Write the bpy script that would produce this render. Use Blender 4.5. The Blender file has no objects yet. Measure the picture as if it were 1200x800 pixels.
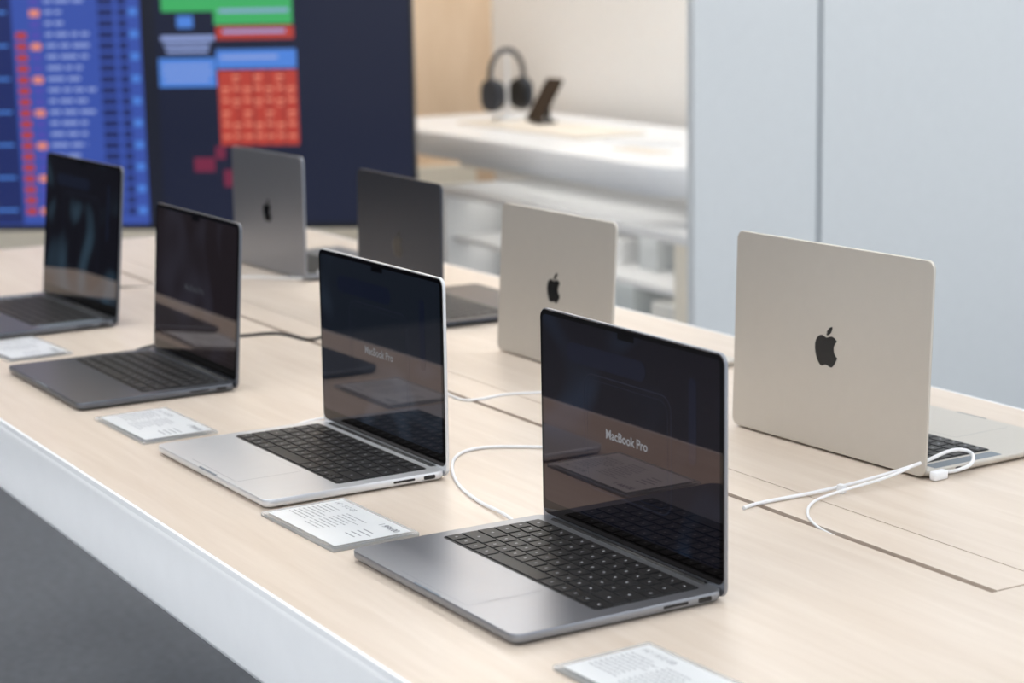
import bpy, bmesh, math, random, re
from mathutils import Vector, Matrix
random.seed(3)
TZ=0.85
sc=bpy.context.scene
sc.view_settings.view_transform='Standard'
sc.view_settings.look='None'
col=sc.collection

def lin(c):
    return tuple(((x/255)/12.92 if x/255<=.04045 else ((x/255+.055)/1.055)**2.4) for x in c)
def mat(name,c,rough=.5,metal=0,emit=None,es=0,spec=.5,noise=None,bump=0,trans=0,alpha=1):
    m=bpy.data.materials.new(name);m.use_nodes=True
    nt=m.node_tree;b=nt.nodes['Principled BSDF']
    l=lin(c)
    b.inputs['Roughness'].default_value=rough
    b.inputs['Metallic'].default_value=metal
    b.inputs['Specular IOR Level'].default_value=spec
    b.inputs['Transmission Weight'].default_value=trans
    b.inputs['Alpha'].default_value=alpha
    if emit: 
        b.inputs['Emission Color'].default_value=(*lin(emit),1);b.inputs['Emission Strength'].default_value=es
    n=nt.nodes.new('ShaderNodeTexNoise');tc=nt.nodes.new('ShaderNodeTexCoord')
    sc_,amt=noise if noise else (30,.03)
    n.inputs['Scale'].default_value=sc_;n.inputs['Detail'].default_value=4
    nt.links.new(tc.outputs['Object'],n.inputs['Vector'])
    mx=nt.nodes.new('ShaderNodeMix');mx.data_type='RGBA'
    mx.inputs['A'].default_value=(*[max(0,x*(1-amt)) for x in l],1)
    mx.inputs['B'].default_value=(*[min(1,x*(1+amt)) for x in l],1)
    nt.links.new(n.outputs['Fac'],mx.inputs['Factor'])
    nt.links.new(mx.outputs['Result'],b.inputs['Base Color'])
    if bump:
        bp=nt.nodes.new('ShaderNodeBump');bp.inputs['Strength'].default_value=bump;bp.inputs['Distance'].default_value=.001
        n2=nt.nodes.new('ShaderNodeTexNoise');n2.inputs['Scale'].default_value=sc_*10
        nt.links.new(tc.outputs['Object'],n2.inputs['Vector'])
        nt.links.new(n2.outputs['Fac'],bp.inputs['Height']);nt.links.new(bp.outputs['Normal'],b.inputs['Normal'])
    return m
def wood(name,c1,c2,scale=(18,1.2,18),rough=.42):
    m=bpy.data.materials.new(name);m.use_nodes=True
    nt=m.node_tree;b=nt.nodes['Principled BSDF'];b.inputs['Roughness'].default_value=rough
    tc=nt.nodes.new('ShaderNodeTexCoord');mp=nt.nodes.new('ShaderNodeMapping')
    mp.inputs['Scale'].default_value=scale
    n=nt.nodes.new('ShaderNodeTexNoise');n.inputs['Scale'].default_value=3;n.inputs['Detail'].default_value=8;n.inputs['Roughness'].default_value=.6;n.inputs['Distortion'].default_value=.4
    r=nt.nodes.new('ShaderNodeValToRGB')
    r.color_ramp.elements[0].position=.3;r.color_ramp.elements[0].color=(*lin(c1),1)
    r.color_ramp.elements[1].position=.7;r.color_ramp.elements[1].color=(*lin(c2),1)
    nt.links.new(tc.outputs['Object'],mp.inputs['Vector']);nt.links.new(mp.outputs['Vector'],n.inputs['Vector'])
    nt.links.new(n.outputs['Fac'],r.inputs['Fac']);nt.links.new(r.outputs['Color'],b.inputs['Base Color'])
    return m
def obj(name,me,mats,parent=None,loc=None,rot=None,smooth=False):
    o=bpy.data.objects.new(name,me);col.objects.link(o)
    for m in (mats if isinstance(mats,list) else [mats]): me.materials.append(m)
    if parent: o.parent=parent
    if loc: o.location=loc
    if rot: o.rotation_euler=rot
    if smooth:
        for p in me.polygons:p.use_smooth=True
    return o
def empty(name,loc=(0,0,0),rz=0):
    o=bpy.data.objects.new(name,None);col.objects.link(o);o.location=loc;o.rotation_euler=(0,0,rz);o.empty_display_size=.05
    return o
def box_bm(bm,x0,x1,y0,y1,z0,z1,mi=0):
    v=[bm.verts.new(p) for p in [(x0,y0,z0),(x1,y0,z0),(x1,y1,z0),(x0,y1,z0),(x0,y0,z1),(x1,y0,z1),(x1,y1,z1),(x0,y1,z1)]]
    for f in [(3,2,1,0),(4,5,6,7),(0,1,5,4),(1,2,6,5),(2,3,7,6),(3,0,4,7)]:
        bm.faces.new([v[i] for i in f]).material_index=mi
def box(name,x0,x1,y0,y1,z0,z1,m,parent=None,bevel=0,loc=None,rot=None):
    bm=bmesh.new();box_bm(bm,x0,x1,y0,y1,z0,z1)
    if bevel: bmesh.ops.bevel(bm,geom=bm.edges[:],offset=bevel,segments=3,affect='EDGES',profile=.5)
    me=bpy.data.meshes.new(name);bm.to_mesh(me);bm.free()
    return obj(name,me,m,parent,loc,rot)
def rrect(w,d,r,n=6,inset=0):
    w-=2*inset;d-=2*inset;r=max(r-inset,.0002)
    pts=[]
    for cx,cy,a0 in [(w/2-r,d/2-r,0),(-w/2+r,d/2-r,90),(-w/2+r,-d/2+r,180),(w/2-r,-d/2+r,270)]:
        for i in range(n+1):
            a=math.radians(a0+90*i/n);pts.append((cx+r*math.cos(a),cy+r*math.sin(a)))
    return pts
def slab(name,w,d,r,prof,m,parent=None,loc=None,rot=None,n=6):
    bm=bmesh.new();rings=[]
    for ins,z in prof:
        rings.append([bm.verts.new((x,y,z)) for x,y in rrect(w,d,r,n,ins)])
    k=len(rings[0])
    for a,b in zip(rings,rings[1:]):
        for i in range(k):
            bm.faces.new([a[i],a[(i+1)%k],b[(i+1)%k],b[i]]).smooth=True
    bm.faces.new(rings[0][::-1]);bm.faces.new(rings[-1])
    me=bpy.data.meshes.new(name);bm.to_mesh(me);bm.free()
    return obj(name,me,m,parent,loc,rot)
def poly(name,pts,z0,z1,m,parent=None):
    bm=bmesh.new()
    a=[bm.verts.new((x,y,z0)) for x,y in pts];b=[bm.verts.new((x,y,z1)) for x,y in pts]
    bm.faces.new(a[::-1]);bm.faces.new(b)
    for i in range(len(pts)):
        j=(i+1)%len(pts);bm.faces.new([a[i],a[j],b[j],b[i]])
    me=bpy.data.meshes.new(name);bm.to_mesh(me);bm.free()
    return obj(name,me,m,parent)
def plate(name,w,d,r,z,m,parent,loc,rot=None,n=4):
    bm=bmesh.new()
    bm.faces.new([bm.verts.new((x,y,z)) for x,y in rrect(w,d,r,n)])
    me=bpy.data.meshes.new(name);bm.to_mesh(me);bm.free()
    return obj(name,me,m,parent,loc,rot)
def ring(name,w,d,r,t,z,m,parent,loc=None,rot=None,n=6):
    bm=bmesh.new()
    a=[bm.verts.new((x,y,z)) for x,y in rrect(w,d,r,n)]
    b=[bm.verts.new((x,y,z)) for x,y in rrect(w,d,r,n,t)]
    k=len(a)
    for i in range(k): bm.faces.new([a[i],a[(i+1)%k],b[(i+1)%k],b[i]])
    me=bpy.data.meshes.new(name);bm.to_mesh(me);bm.free()
    return obj(name,me,m,parent,loc,rot)
def text(name,s,size,m,parent,loc,rot,align='CENTER',bold=0):
    cu=bpy.data.curves.new(name,'FONT');cu.body=s;cu.size=size;cu.align_x=align;cu.align_y='CENTER';cu.offset=bold
    o=bpy.data.objects.new(name,cu);col.objects.link(o)
    dg=bpy.context.evaluated_depsgraph_get()
    me=bpy.data.meshes.new_from_object(o.evaluated_get(dg))
    bpy.data.objects.remove(o)
    me.materials.clear()
    return obj(name,me,m,parent,loc,rot)
def tube(name,pts,r,m,parent=None,dz=True):
    cu=bpy.data.curves.new(name,'CURVE');cu.dimensions='3D';cu.bevel_depth=r;cu.bevel_resolution=3;cu.resolution_u=10;cu.use_fill_caps=True
    sp=cu.splines.new('NURBS');sp.points.add(len(pts)-1)
    for p,q in zip(sp.points,pts):p.co=(q[0],q[1],(q[2] if len(q)>2 else r)+(TZ if dz else 0),1)
    sp.order_u=3;sp.use_endpoint_u=True
    o=bpy.data.objects.new(name,cu);col.objects.link(o);cu.materials.append(m)
    if parent:o.parent=parent
    return o

# ---------------- materials
M_white=mat('white_lacquer',(244,246,249),.3)
M_wood=wood('light_oak',(209,194,179),(221,208,195),rough=.36)
M_inner=mat('table_core',(96,68,50),.9)
M_carpet=mat('carpet_gray',(104,108,114),.95,noise=(45,.4),bump=.8)
M_bounce=mat('bounce_floor_pale',(222,224,228),.6)  # pale reflector material for the added bounce floor
M_wallwhite=mat('wall_paint_white',(248,247,245),.7)
M_panel=mat('panel_light_gray',(218,222,225),.4)
M_seam=mat('seam_gray',(120,130,140),.6)
M_woodwall=wood('wood_panel',(228,200,168),(236,210,181),(4,4,1))
M_cream=mat('cream_cabinet_wall_lift',(250,242,226),.6)  # pale tone lifting the shaded lower back wall; also cabinet end
M_dark=mat('dark_wall',(30,36,50),.6)
M_ceil=mat('ceiling_white',(235,236,238),.8)
M_light=mat('light_panel',(255,255,255),.5,emit=(255,254,251),es=8.5)
M_fill=mat('fill_strip',(255,255,255),.5,emit=(255,252,246),es=2.4)  # glow for added strips that brighten counter and cabinet
M_black=mat('black_plastic',(14,14,16),.45)
M_key=mat('key_black',(16,17,20),.5)
M_legend=mat('key_legend',(150,152,158),.6)
M_glass=mat('bezel_glass',(3,3,4),.03,spec=.4)
M_logo=mat('polished_dark_emblem',(5,5,6),.15,metal=0,spec=.5)
M_cableW=mat('cable_white',(240,241,244),.4)
M_cableK=mat('cable_black',(20,20,22),.4)
M_paper=mat('paper_white',(228,231,234),.3)
M_ink=mat('ink_gray',(140,143,150),.7)
M_acrylic=mat('clear_acrylic',(225,230,233),.05,alpha=.38)
M_text=mat('screen_text',(5,5,5),.1,emit=(190,195,205),es=.34)
M_textb=mat('screen_text_soft',(5,5,5),.1,emit=(180,185,195),es=.25)
M_text2=mat('screen_text_dim',(5,5,5),.1,emit=(170,175,190),es=.09)
def tinted(m,t=(1,.66,.60,1)):
    b=m.node_tree.nodes['Principled BSDF'];b.inputs['Specular Tint'].default_value=t;return m
M_glow=tinted(mat('screen_glow',(3,3,4),.025,emit=(90,100,130),es=.10,spec=.72))
M_glow2=tinted(mat('screen_shape_blue',(3,3,4),.025,emit=(50,64,98),es=.13,spec=.72))
def alu(n,c,metal=.85,rough=.34): return mat(n,c,rough,metal,noise=(60,.02))
ALU={'silver':alu('aluminium_silver',(226,228,232),.55),'gray':alu('aluminium_gray',(150,153,160),.8),
 'black':alu('aluminium_black',(76,79,87),.8),'graphite':alu('aluminium_graphite',(110,114,122),.75),'starlight':alu('aluminium_champagne',(203,198,190),.55,.38)}
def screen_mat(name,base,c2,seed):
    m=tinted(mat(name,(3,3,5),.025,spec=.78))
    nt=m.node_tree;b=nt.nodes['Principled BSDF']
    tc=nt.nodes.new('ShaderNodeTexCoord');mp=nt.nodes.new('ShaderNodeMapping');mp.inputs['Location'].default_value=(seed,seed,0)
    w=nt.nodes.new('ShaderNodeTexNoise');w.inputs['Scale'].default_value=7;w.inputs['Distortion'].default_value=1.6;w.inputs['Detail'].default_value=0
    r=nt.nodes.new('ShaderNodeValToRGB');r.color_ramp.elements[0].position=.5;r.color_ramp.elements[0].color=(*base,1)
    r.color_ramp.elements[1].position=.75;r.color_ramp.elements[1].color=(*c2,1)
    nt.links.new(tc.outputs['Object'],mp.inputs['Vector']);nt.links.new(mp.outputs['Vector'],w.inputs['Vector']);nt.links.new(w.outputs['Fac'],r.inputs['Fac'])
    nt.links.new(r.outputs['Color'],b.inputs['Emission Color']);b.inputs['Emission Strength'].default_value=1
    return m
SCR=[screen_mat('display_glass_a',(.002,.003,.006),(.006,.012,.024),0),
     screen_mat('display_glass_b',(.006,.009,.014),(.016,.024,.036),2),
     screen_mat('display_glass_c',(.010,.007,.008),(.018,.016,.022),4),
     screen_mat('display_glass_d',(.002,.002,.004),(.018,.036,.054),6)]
tinted(M_glass,(1,.8,.76,1))

PATH="M12.152 6.896c-.948 0-2.415-1.078-3.96-1.04-2.04.027-3.91 1.183-4.961 3.014-2.117 3.675-.546 9.103 1.519 12.09 1.013 1.454 2.208 3.09 3.792 3.039 1.52-.065 2.09-.987 3.935-.987 1.831 0 2.35.987 3.96.948 1.637-.026 2.676-1.48 3.676-2.948 1.156-1.688 1.636-3.325 1.662-3.415-.039-.013-3.182-1.221-3.22-4.857-.026-3.04 2.48-4.494 2.597-4.559-1.429-2.09-3.623-2.324-4.39-2.376-2-.156-3.675 1.09-4.61 1.09zM15.53 3.83c.843-1.012 1.4-2.427 1.245-3.83-1.207.052-2.662.805-3.532 1.818-.78.896-1.454 2.338-1.273 3.714 1.338.104 2.715-.688 3.559-1.701z"
def emblem(name,h,m,parent,loc,rot):
    bm=bmesh.new()
    for sub in PATH.split('M')[1:]:
        nums=[float(t) for t in re.findall(r'-?\d*\.\d+|-?\d+',sub)]
        x,y=nums[:2];pts=[(x,y)];rest=nums[2:]
        for i in range(0,len(rest)-5,6):
            a=rest[i:i+6];p0=(x,y);p1=(x+a[0],y+a[1]);p2=(x+a[2],y+a[3]);p3=(x+a[4],y+a[5])
            for k in range(1,9):
                t=k/8;u=1-t
                pts.append(tuple(u**3*p0[j]+3*u*u*t*p1[j]+3*u*t*t*p2[j]+t**3*p3[j] for j in (0,1)))
            x,y=p3
        if math.dist(pts[0],pts[-1])<.05: pts=pts[:-1]
        vs=[bm.verts.new(((px-12)*h/24,(12-py)*h/24,0)) for px,py in pts]
        es=[bm.edges.new((vs[i],vs[(i+1)%len(vs)])) for i in range(len(vs))]
        bmesh.ops.triangle_fill(bm,use_beauty=True,edges=es)
    me=bpy.data.meshes.new(name);bm.to_mesh(me);bm.free()
    return obj(name,me,m,parent,loc,rot)

ROWS=[[1.5]+[1]*13,[1]*13+[1.5],[1.5]+[1]*13,[1.8]+[1]*11+[1.7],[2.3]+[1]*10+[2.2],[1,1,1,1.25,5,1.25,1,1,1,1]]
def keyboard(parent,W,ybk,z,s=1):
    kw,kd=.2755*s,.1115*s
    slab('keyboard_well',kw+.002,kd+.002,.004,[(0,z-.001),(0,z+.0003)],M_black,parent,(0,ybk-kd/2,0),n=3)
    bm=bmesh.new();ph=kd/6
    for ri,row in enumerate(ROWS):
        tot=sum(row);u=kw/tot;x=-kw/2;y1=ybk-ri*ph
        for ki,k in enumerate(row):
            x0,x1=x+.0012,x+k*u-.0012;ya,yb=y1-ph+.0012,y1-.0012
            parts=[(ya,yb)]
            if ri==5 and ki==8: parts=[(ya,(ya+yb)/2-.0005),((ya+yb)/2+.0005,yb)]
            elif ri==5 and ki in (7,9): parts=[(ya,(ya+yb)/2)]
            for a,b in parts:
                zb,zt=z,z+.0013;i=.0004
                lo=[bm.verts.new(p) for p in [(x0,a,zb),(x1,a,zb),(x1,b,zb),(x0,b,zb)]]
                hi=[bm.verts.new(p) for p in [(x0+i,a+i,zt),(x1-i,a+i,zt),(x1-i,b-i,zt),(x0+i,b-i,zt)]]
                bm.faces.new(hi)
                for j in range(4): bm.faces.new([lo[j],lo[(j+1)%4],hi[(j+1)%4],hi[j]])
            if not(ri==5 and ki==4):
                cx,cy=(x0+x1)/2,(ya+yb)/2;q=.0012
                f=bm.faces.new([bm.verts.new(p) for p in [(cx-q,cy-q*1.2,z+.00135),(cx+q,cy-q*1.2,z+.00135),(cx+q,cy+q*1.2,z+.00135),(cx-q,cy+q*1.2,z+.00135)]])
                f.material_index=1
            x+=k*u
    me=bpy.data.meshes.new('keys');bm.to_mesh(me);bm.free()
    obj('keys',me,[M_key,M_legend],parent)

def laptop(x,y,yaw,th,s,finish,air=False,title=None,scr=0,wall=0):
    p=empty('laptop',(x,y,TZ),math.radians(yaw))
    W,D=.3126*s,.2212*s*1.03;t=.0115 if not air else .0095
    z0=.0016
    m=ALU[finish]
    slab('base_body',W,D-.004,.011,[(.006,z0),(.0025,z0+.0008),(.0008,z0+.0025),(0,z0+.0045),(0,t-.0006),(.0005,t)],m,p,(0,-.002,0))
    for sx in(-1,1):
        for sy in(-1,1):
            bm=bmesh.new();bmesh.ops.create_cone(bm,cap_ends=True,segments=20,radius1=.007,radius2=.008,depth=z0+.0004)
            me=bpy.data.meshes.new('foot');bm.to_mesh(me);bm.free()
            obj('foot',me,M_black,p,(sx*(W/2-.025),sy*(D/2-.025),(z0+.0004)/2))
    keyboard(p,W,D/2-.020,t,1)
    tw,td=.128*(1+(s-1)*1.5),.080*(1+(s-1)*1.5)
    ybk=D/2-.020-.1115;yc=(ybk-.004+(-D/2+.003))/2;td=min(td,ybk+D/2-.008)
    plate('trackpad_gap',tw+.0006,td+.0006,.004,t+.00008,M_seam,p,(0,yc,0))
    plate('trackpad',tw,td,.0035,t+.00015,m,p,(0,yc,0))
    if W>.33:
        for sx in(-1,1):
            slab('speaker_grille',.018,.105,.002,[(0,t-.0005),(0,t+.0001)],M_seam if finish!='black' else M_key,p,(sx*(.1378+(W/2-.1378)/2),D/2-.075,0),n=2)
    slab('finger_notch',.05,.0022,.001,[(0,t-.0012),(0,t+.0001)],M_seam,p,(0,-D/2+.0011,0),n=3)
    slab('port_wide',.0145,.0046,.0015,[(0,0),(0,.0004)],M_black,p,(W/2-.0001,D/2-.026,.0068),(math.pi/2,0,math.pi/2),n=4)
    slab('port_card',.027,.0026,.001,[(0,0),(0,.0004)],M_black,p,(W/2-.0001,D/2-.058,.0072),(math.pi/2,0,math.pi/2),n=4)
    for yy in (.030,.052):
        slab('port_small',.009,.003,.0014,[(0,0),(0,.0004)],M_black,p,(-W/2+.0001,D/2-yy,.0068),(math.pi/2,0,-math.pi/2),n=4)
    bm=bmesh.new();bmesh.ops.create_cone(bm,cap_ends=True,segments=24,radius1=.0038,radius2=.0038,depth=W*.84)
    me=bpy.data.meshes.new('hinge_barrel');bm.to_mesh(me);bm.free()
    obj('hinge_barrel',me,M_black,p,(0,D/2-.0075,t-.0022),(0,math.pi/2,0),True)
    lt=.0042 if not air else .0036
    off=-.0088 if not air else -.0068
    L=(.2212*s-.006)*1.0137-off
    lid=empty('lid',(0,D/2-.004,t));lid.parent=p
    th=math.radians(th)
    ydir=Vector((0,-math.cos(th),math.sin(th)));xd=Vector((1,0,0));zd=xd.cross(ydir)
    lid.rotation_euler=Matrix((xd,ydir,zd)).transposed().to_euler()
    cy=off+L/2
    slab('lid_shell',W,L,.0105,[(.0012,-lt),(.0004,-lt+.0004),(0,-lt+.001),(0,-.0004),(.0004,0)],m,lid,(0,cy,0),n=8)
    slab('bezel',W-.0024,L-.0024-.010,.0095,[(0,-.0005),(0,.0005),(.0004,.0008)],M_glass,lid,(0,cy+.005,0),n=8)
    dw=W-.0024-.0095;dh=dw/1.54
    dcy=off+L-.0012-.0048-dh/2
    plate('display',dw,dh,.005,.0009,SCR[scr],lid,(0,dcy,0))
    plate('display_notch',.028,.006,.0015,.00095,M_glass,lid,(0,dcy+dh/2-.003,0))
    if title:
        text('screen_title',"MacBook Pro",.0130*s,title,lid,(0,dcy-.006,.0010),None,bold=.0003)
    if wall:
        ring('screen_outline',dw*.50,dh*.60,.016,.0014,.00098,M_glow,lid,(0,dcy-.008,0))
        ring('screen_outline',dw*.46,dh*.54,.013,.0007,.00098,M_glow,lid,(0,dcy-.008,0))
        plate('screen_shape',dw*.46,.020,.010,.00097,M_glow2,lid,(-dw*.12,dcy+dh*.34,0),n=8)
        plate('screen_shape',.012,dh*.42,.006,.00097,M_glow2,lid,(dw*.36,dcy+dh*.17,0),n=8)
    emblem('lid_emblem',.0445*s,M_logo,lid,(0,off+L/2+.002,-lt-.0002),(0,math.pi,0))
    return p

laptop(.925,1.575,-89.2,90,.994,'gray',title=M_text,scr=0,wall=1)
laptop(.921,2.099,-88.8,90.3,.997,'silver',title=M_textb,scr=1,wall=1)
laptop(.911,2.684,-89.5,94.1,1.0,'graphite',title=M_text2,scr=2)
laptop(.923,3.276,-88,95.5,1.127,'graphite',scr=3,wall=1)
laptop(1.603,3.5,91.7,89.5,.99,'gray')
laptop(1.588,2.926,88.9,88.8,1.0,'black')
laptop(1.570,2.423,90.6,86.2,.972,'starlight',True)
laptop(1.584,1.818,92.8,88,1.073,'starlight',True)

# ---------------- table
X0,X1,Y0,Y1=.697,1.812,.80,4.12
tb=empty('display_table')
cx,cy=(X0+X1)/2,(Y0+Y1)/2
slab('table_slab',X1-X0,Y1-Y0,.02,[(.03,TZ-.108),(.012,TZ-.105),(.004,TZ-.093),(0,TZ-.012),(.001,TZ-.007),(.003,TZ-.006)],M_white,tb,(cx,cy,0))
plate('table_recess',X1-X0-.012,Y1-Y0-.012,.01,TZ-.0055,M_inner,tb,(cx,cy,0))
a,b,c,d=X0+.006,X1-.006,Y0+.006,Y1-.006
YE=1.31;g1,g2=1.2545,1.3258
poly('table_top',[(a,c),(b,c),(b,d),(g2,d),(g2,YE),(g1,YE),(g1,d),(a,d)],TZ-.005,TZ,M_wood,tb)
box('top_strip',1.2635,1.3240,YE+.003,d,TZ-.005,TZ,M_wood,tb)
box('top_rim_l',X0+.0015,X0+.006,Y0+.02,Y1-.02,TZ-.008,TZ-.0002,M_white,tb)
box('top_rim_r',X1-.006,X1-.0015,Y0+.02,Y1-.02,TZ-.008,TZ-.0002,M_white,tb)
box('top_rim_b',X0+.02,X1-.02,Y1-.006,Y1-.0015,TZ-.008,TZ-.0002,M_white,tb)
for xx in(X0+.05,X1-.05):
    for yy in(.9,4.02):
        box('leg',xx-.03,xx+.03,yy-.03,yy+.03,0,TZ-.095,M_white,tb,bevel=.006)

# ---------------- price cards
def card(x,y,rz,w=.168,d=.100):
    p=empty('price_card',(x,y,TZ),math.radians(rz))
    slab('acrylic_holder',w,d,.003,[(.0005,0),(0,.0005),(0,.0035),(.0006,.0042)],M_acrylic,p,n=3)
    plate('paper_backing',w-.016,d-.012,.001,.0044,M_paper,p,(0,0,0))
    bm=bmesh.new();z=.0046
    def ln(x0,x1,yy,hh):
        bm.faces.new([bm.verts.new(q) for q in [(x0,yy-hh/2,z),(x1,yy-hh/2,z),(x1,yy+hh/2,z),(x0,yy+hh/2,z)]])
    for cx0,n in ((-w/2+.014,9),(-w/2+.062,10)):
        for i in range(n):
            yy=d/2-.029-i*.0054
            xx=cx0;end=cx0+.045*random.uniform(.65,1)
            while xx<end:
                l=random.uniform(.002,.007);ln(xx,min(xx+l,end),yy,.0012);xx+=l+.0014
    for i in range(4):
        ln(w/2-.044,w/2-.044+random.uniform(.018,.03),d/2-.042-i*.007,.0014)
    me=bpy.data.meshes.new('print_lines');bm.to_mesh(me);bm.free();obj('print_lines',me,M_ink,p)
    text('card_title','14" / 512 GB',.0085,M_ink,p,(-w/2+.014,d/2-.017,z),None,'LEFT')
    text('card_price','1 999,00',.0105,M_ink,p,(w/2-.014,d/2-.019,z),None,'RIGHT',bold=.0002)
card(.852,1.845,-88);card(.853,2.388,-88);card(.868,1.275,-87);card(.865,3.0,-86)

# ---------------- cables
tube('security_cable',[(1.0,1.735,.006),(1.012,1.775,.004),(1.014,1.839),(1.034,1.93),(1.085,2.03),(1.134,2.058),(1.19,2.02),(1.24,1.97),(1.258,1.93,-.003)],.0019,M_cableW)
tube('security_cable',[(1.262,2.42,-.003),(1.254,2.37),(1.240,2.29),(1.275,2.285),(1.31,2.296),(1.36,2.272),(1.42,2.262),(1.47,2.262,.006)],.0017,M_cableW)
tube('security_cable',[(1.0,2.258,.006),(.995,2.275,.004),(1.02,2.30),(1.08,2.31),(1.14,2.29),(1.22,2.32),(1.26,2.38,-.003)],.0016,M_cableW)
tube('charging_cable',[(.99,2.843,.006),(1.0,2.88,.004),(1.08,2.92),(1.182,2.899),(1.237,2.896),(1.25,2.86),(1.255,2.80),(1.285,2.815),(1.32,2.85)],.0024,M_cableK)
tube('charging_cable',[(1.03,3.44,.006),(1.06,3.48,.004),(1.12,3.50),(1.192,3.488),(1.26,3.46,-.003)],.002,M_cableK)
tube('security_cable',[(1.26,3.50,-.003),(1.30,3.50),(1.36,3.49),(1.43,3.457),(1.47,3.40),(1.50,3.345,.006)],.002,M_cableW)
tube('security_cable',[(1.503,1.648,.006),(1.50,1.638,.006),(1.53,1.632,.012),(1.556,1.66,.018),(1.52,1.655,.028),(1.47,1.650,.018),(1.389,1.662,.006),(1.33,1.664,.003),(1.25,1.668,.002),(1.235,1.66,.002)],.0021,M_cableW)
tube('security_cable',[(1.46,1.652,.017),(1.43,1.645,.012),(1.35,1.65,.004),(1.305,1.637,.003),(1.27,1.60,.002),(1.258,1.56,-.002),(1.2585,1.54,-.003)],.0016,M_cableW)
pc=empty('power_adapter',(1.555,3.325,TZ),.2)
slab('adapter_body',.05,.035,.008,[(.002,0),(0,.002),(0,.020),(.002,.022)],M_cableW,pc)
slab('plug',.016,.012,.002,[(0,0),(0,.018)],M_white,pc,(-.02,.024,0))
st=empty('security_tag',(1.487,1.640,TZ),.1)
slab('tag_body',.022,.010,.003,[(.001,.0005),(0,.0015),(0,.009),(.001,.010)],M_cableW,st)
box('clip',-.004,.004,-.004,.004,0,.010,M_cableW,empty('cable_clip',(1.362,1.655,TZ),.4),bevel=.001)

# ---------------- room
box('floor',-4.5,6,-2,7.15,-.05,0,M_carpet)
box('bounce_floor_added',-1.1,.62,-1.9,5.2,0,.004,M_bounce)  # added pale floor area, bounces light onto the table slab's side
wl=empty('wall_left_light_gap')  # unseen window opening, added so daylight reaches the table slab's left face
box('lower_wall',-4.6,-4.5,-2,7.15,0,1.5,M_dark,wl)
box('added_window_header',-4.6,-4.5,-2,7.15,3.05,3.3,M_dark,wl)
for yy in (-2,.3,2.6,4.9,7.05):
    box('added_window_mullion',-4.6,-4.5,yy,yy+.08,1.5,3.05,M_dark,wl)
box('wall_back',.9,4.1,7.05,7.15,0,3.3,M_woodwall)
box('wall_back_lightened',.95,3.9,7.02,7.05,0,.62,M_cream)  # paler facing added over the wood wall, offsets shade below the display
box('wall_back_dark',-4.5,.9,7.05,7.15,0,3.3,M_dark)
box('wall_right',4.0,4.1,4.2,7.05,0,3.3,M_wallwhite)
pw=empty('partition_wall')
box('panel_a',2.895,3.282,4.1,4.13,0,3.3,M_panel,pw)
box('panel_b',3.297,5.9,4.1,4.13,0,3.3,M_panel,pw)
box('seam',3.282,3.297,4.112,4.125,0,3.3,M_seam,pw)
box('ceiling',-4.5,6,-2,7.15,3.3,3.35,M_ceil)
for xx in (-3.4,-1.2,.9,3.0,4.9):
    for yy in (-.6,1.7,3.6,5.6):
        if xx>4 and yy>4: continue
        box('niche_fill_light',xx-.2,xx+.2,yy-.6,yy+.6,3.27,3.3,M_light)
box('niche_fill_light',3.42,3.78,4.7,6.8,3.27,3.3,M_light)  # extra light added to brighten the white wall and counter niche

# ---------------- wall counter with cabinet
wc=empty('wall_counter',(3.115,4.46,0),math.radians(-2.5))
C=TZ
slab('counter_top',.72,2.2,.2,[(.004,C-.085),(0,C-.080),(0,C-.005),(.003,C)],M_white,wc,(.36,1.1,0),n=12)
box('counter_support',.36,.60,.25,2.1,C-.18,C-.084,M_wallwhite,wc)
cab=wc
M_cabw=mat('cabinet_white',(246,246,246),.5)
box('cabinet_top',.0,.68,-.03,1.52,C-.205,C-.175,M_cabw,cab,bevel=.004)
box('cabinet_side_near',.0,.68,-.03,.05,.06,C-.205,M_cream,cab)
box('cabinet_side_far',.0,.68,1.49,1.52,.06,C-.205,M_cabw,cab)
box('cabinet_mid',.02,.66,.76,.78,.06,C-.205,M_cabw,cab)
box('cabinet_back',.44,.46,.05,1.49,.06,C-.205,M_cabw,cab)
box('cabinet_shelf',.03,.44,.05,1.49,C-.36,C-.345,M_cabw,cab)
box('cabinet_shelf',.03,.44,.05,1.49,C-.55,C-.535,M_cabw,cab)
box('cabinet_base',.04,.66,.05,1.5,0,.06,M_cabw,cab)
box('fill_under_counter',.15,.18,.25,2.0,C-.090,C-.085,M_fill,cab)  # added fill strip, brightens the cabinet top below the counter
box('fill_in_cabinet',.12,.16,.07,1.48,C-.212,C-.206,M_fill,cab)  # added fill strips, lift the dark cabinet interior
box('fill_in_cabinet',.12,.16,.07,1.48,C-.366,C-.361,M_fill,cab)
for i,(yy,ww,hh,zz,cc) in enumerate([(.18,.14,.10,-.345,(232,232,230)),(.42,.10,.12,-.345,(210,214,216)),(.62,.08,.07,-.345,(236,236,236)),(.9,.16,.09,-.345,(225,228,230)),(1.2,.12,.11,-.345,(200,205,205)),(.25,.2,.1,-.535,(215,215,212)),(.55,.12,.13,-.535,(190,196,198)),(1.0,.15,.10,-.535,(235,235,235)),(1.3,.10,.13,-.535,(180,185,190))]):
    box('accessory_box',.17,.33,yy,yy+ww,C+zz,C+zz+hh,mat('box_tone',cc,.6),wc,bevel=.003)
M_tray=mat('tray_beige',(236,228,216),.5)
box('display_tray',3.40,3.66,5.45,6.25,C,C+.010,M_tray,bevel=.004)
box('leaflet',3.42,3.56,5.10,5.34,C,C+.004,M_paper)
box('leaflet',3.30,3.38,4.90,5.10,C,C+.004,M_tray)
ph=empty('smartphone',(3.548,5.955,C+.010),math.radians(-84))
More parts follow.
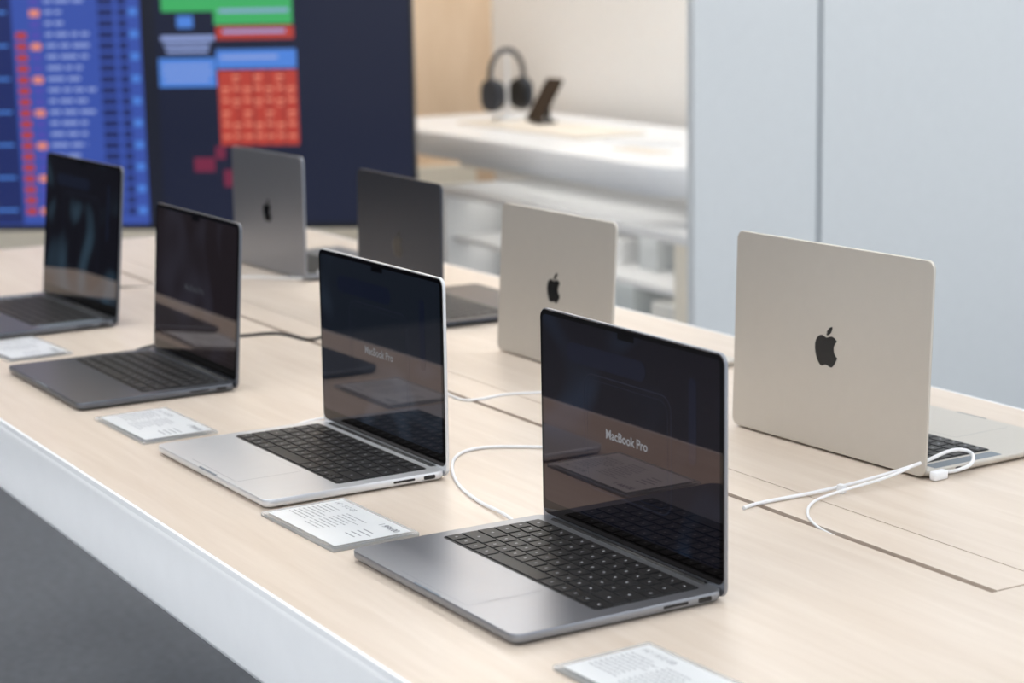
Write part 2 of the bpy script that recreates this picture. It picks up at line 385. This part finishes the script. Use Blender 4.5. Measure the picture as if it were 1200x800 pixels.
slab('phone_body',.092,.172,.012,[(.001,-.004),(0,-.003),(0,.003),(.001,.004)],M_glass,ph,(0,.035,.080),(math.radians(55),0,0))
box('phone_stand',-.02,.02,.0,.07,0,.010,M_black,ph)
box('stand_arm',-.008,.008,.045,.055,.008,.074,M_black,ph)
hp=empty('headphones_on_stand',(3.575,6.20,C),math.radians(12))
M_hp=mat('headphone_gray',(58,62,70),.4,.3)
bmd=bmesh.new();bmesh.ops.create_cone(bmd,cap_ends=True,segments=32,radius1=.05,radius2=.048,depth=.012)
me=bpy.data.meshes.new('stand_foot');bmd.to_mesh(me);bmd.free();obj('stand_foot',me,M_white,hp,(0,0,.016))
bmd=bmesh.new();bmesh.ops.create_cone(bmd,cap_ends=True,segments=16,radius1=.006,radius2=.006,depth=.22)
me=bpy.data.meshes.new('stand_post');bmd.to_mesh(me);bmd.free();obj('stand_post',me,M_white,hp,(0,.0,.13))
o=tube('headband',[(-.074,0,.115),(-.082,0,.155),(-.072,0,.21),(-.034,0,.248),(0,0,.256),(.034,0,.248),(.072,0,.21),(.082,0,.155),(.074,0,.115)],.009,M_hp,hp,dz=False)
for sx in(-1,1):
    slab('ear_cup',.096,.116,.044,[(.010,-.020),(.003,-.018),(0,-.010),(0,.004),(.004,.010)],M_hp,hp,(sx*.068,0,.098),(math.radians(90),0,math.radians(90 if sx<0 else -90)),n=8)
    slab('ear_cushion',.086,.106,.040,[(.0,0),(0,.012),(.004,.022),(.014,.022)],M_black,hp,(sx*.064,0,.098),(math.radians(90),0,math.radians(90 if sx<0 else -90)),n=8)

# ---------------- large display
tv=empty('wall_display_screen',(2.758,5.336,TZ-.204),math.radians(-34.7))
TW,TH=2.12,1.20
box('tv_frame',-TW,0,0,.05,-.012,TH,M_black,tv,bevel=.004)
def em(n,c,s=1): return mat(n,(4,4,6),.3,emit=c,es=s)
E_navy=em('tv_navy',(10,18,46));E_blue=em('tv_blue',(52,78,164));E_dblue=em('tv_deep_blue',(24,38,96))
E_lb=em('tv_light_blue',(74,128,214));E_red=em('tv_red',(178,58,46));E_green=em('tv_green',(58,170,96));E_white=em('tv_white',(142,160,214));E_blk=em('tv_black',(12,16,34));E_mag=em('tv_magenta',(112,28,60));E_pur=em('tv_purple',(76,72,168));E_rl=em('tv_red_light',(226,136,112))
K=.00253
def tr_(u0,u1,v0,v1,m,lay,name='tv_block'):
    x0,x1=(u0-489)*K,(u1-489)*K;z0,z1=(262-v1)*K,(262-v0)*K
    x0=max(x0,-TW+.012);z1=min(z1,TH-.012)
    y=-.0006*lay
    bm=bmesh.new();bm.faces.new([bm.verts.new(q) for q in [(x0,y,z0),(x1,y,z0),(x1,y,z1),(x0,y,z1)]])
    me=bpy.data.meshes.new(name);bm.to_mesh(me);bm.free();obj(name,me,m,tv)
def multi(rects,m,lay,name):
    bm=bmesh.new()
    for u0,u1,v0,v1 in rects:
        x0,x1=(u0-489)*K,(u1-489)*K;z0,z1=(262-v1)*K,(262-v0)*K;y=-.0006*lay
        if z1>TH-.01 or x0<-TW+.01: continue
        bm.faces.new([bm.verts.new(q) for q in [(x0,y,z0),(x1,y,z0),(x1,y,z1),(x0,y,z1)]])
    me=bpy.data.meshes.new(name);bm.to_mesh(me);bm.free();obj(name,me,m,tv)
tr_(-340,486,-200,260,E_navy,1,'tv_background')
tr_(-340,168,-200,260,E_blue,2,'tv_list_panel')
tr_(168,186,-200,260,E_blk,2,'tv_gutter')
tr_(-340,14,-200,258,E_dblue,3,'tv_left_column')
rows=list(range(-190,250,13))
multi([(18,31,r,r+8) for i,r in enumerate(rows) if r>20],E_red,3,'tv_icons')
multi([(36,48,r,r+8) for i,r in enumerate(rows) if i%3],E_pur,3,'tv_icons')
multi([(36,48,r,r+8) for i,r in enumerate(rows) if not i%3],E_rl,3,'tv_icons')
seg=[]
for r in rows:
    x=54;e=54+random.randint(20,60)
    while x<e:
        l=random.randint(8,20);seg.append((x,min(x+l,e),r+1,r+5));x+=l+4
multi(seg,E_white,3,'tv_text_rows')
multi([(118,136,r,r+9) for r in rows],E_dblue,3,'tv_value_column')
multi([(142,152,r,r+9) for r in rows],E_dblue,3,'tv_value_column')
multi([(155,165,r,r+8) for i,r in enumerate(rows) if i%2],E_lb,3,'tv_value_column')
multi([(-200+random.randint(0,30),-60,r+1,r+5) for r in rows]+[(-50,8,r+1,r+4) for r in rows[::3]],E_lb,4,'tv_text_rows')
tr_(256,349,-60,26,E_green,2);tr_(258,350,28,43,E_red,2);tr_(194,256,-60,10,E_green,2)
tr_(188,256,64,98,E_lb,2);tr_(257,352,55,77,E_lb,2);tr_(258,352,79,167,E_red,2)
tr_(212,231,15,29,E_lb,2)
multi([(192,256,38,44),(196,250,47,51),(198,248,54,58),(192,250,72,75),(192,252,80,83),(194,248,88,91)],E_white,3,'tv_text_rows')
multi([(262+13*i,271+13*i,85+14*j,88+14*j) for i in range(7) for j in range(6) if (i*3+j*5)%6]+[(262+13*i,269+13*i,91+14*j,93+14*j) for i in range(7) for j in range(5) if (i+j)%2],E_rl,3,'tv_grid_text')
multi([(263+18*i,264+18*i,79,167) for i in range(1,5)],E_blk,3,'tv_grid_lines')
multi([(266,340,32,36),(262,345,8,12),(262,330,62,66)],E_white,3,'tv_text_rows')
tr_(225,250,181,198,E_mag,2);tr_(251,263,168,183,E_mag,2);tr_(260,272,196,216,E_mag,2)
box('tv_post',-1.06,-.98,.05,.11,-.646+.02,.4,M_black,tv)
box('tv_foot',-1.35,-.70,-.15,.25,-.646,-.626,M_black,tv,bevel=.004)

# ---------------- world
w=bpy.data.worlds.new('World');sc.world=w;w.use_nodes=True
w.node_tree.nodes['Background'].inputs[0].default_value=(.88,.94,1,1);w.node_tree.nodes['Background'].inputs[1].default_value=1.1

# ---------------- camera
f,pitch,roll,h=2366.4,.1887,-.0192,.5777
al=math.radians(29.97)
cp,sp=math.cos(pitch),math.sin(pitch)
R=Vector((1,0,0));F=Vector((0,cp,-sp));U=Vector((0,sp,cp))
R2=R*math.cos(roll)+U*math.sin(roll);U2=-R*math.sin(roll)+U*math.cos(roll)
rz=Matrix.Rotation(-al,3,'Z')
R2,U2,F2=rz@R2,rz@U2,rz@F
cam=bpy.data.cameras.new('camera');co=bpy.data.objects.new('camera',cam);col.objects.link(co)
co.matrix_world=Matrix.Translation((0,0,TZ+h))@Matrix((R2,U2,-F2)).transposed().to_4x4()
cam.sensor_width=36;cam.lens=f/1200*36
cam.dof.use_dof=True;cam.dof.focus_distance=2.1;cam.dof.aperture_fstop=5.3
sc.camera=co
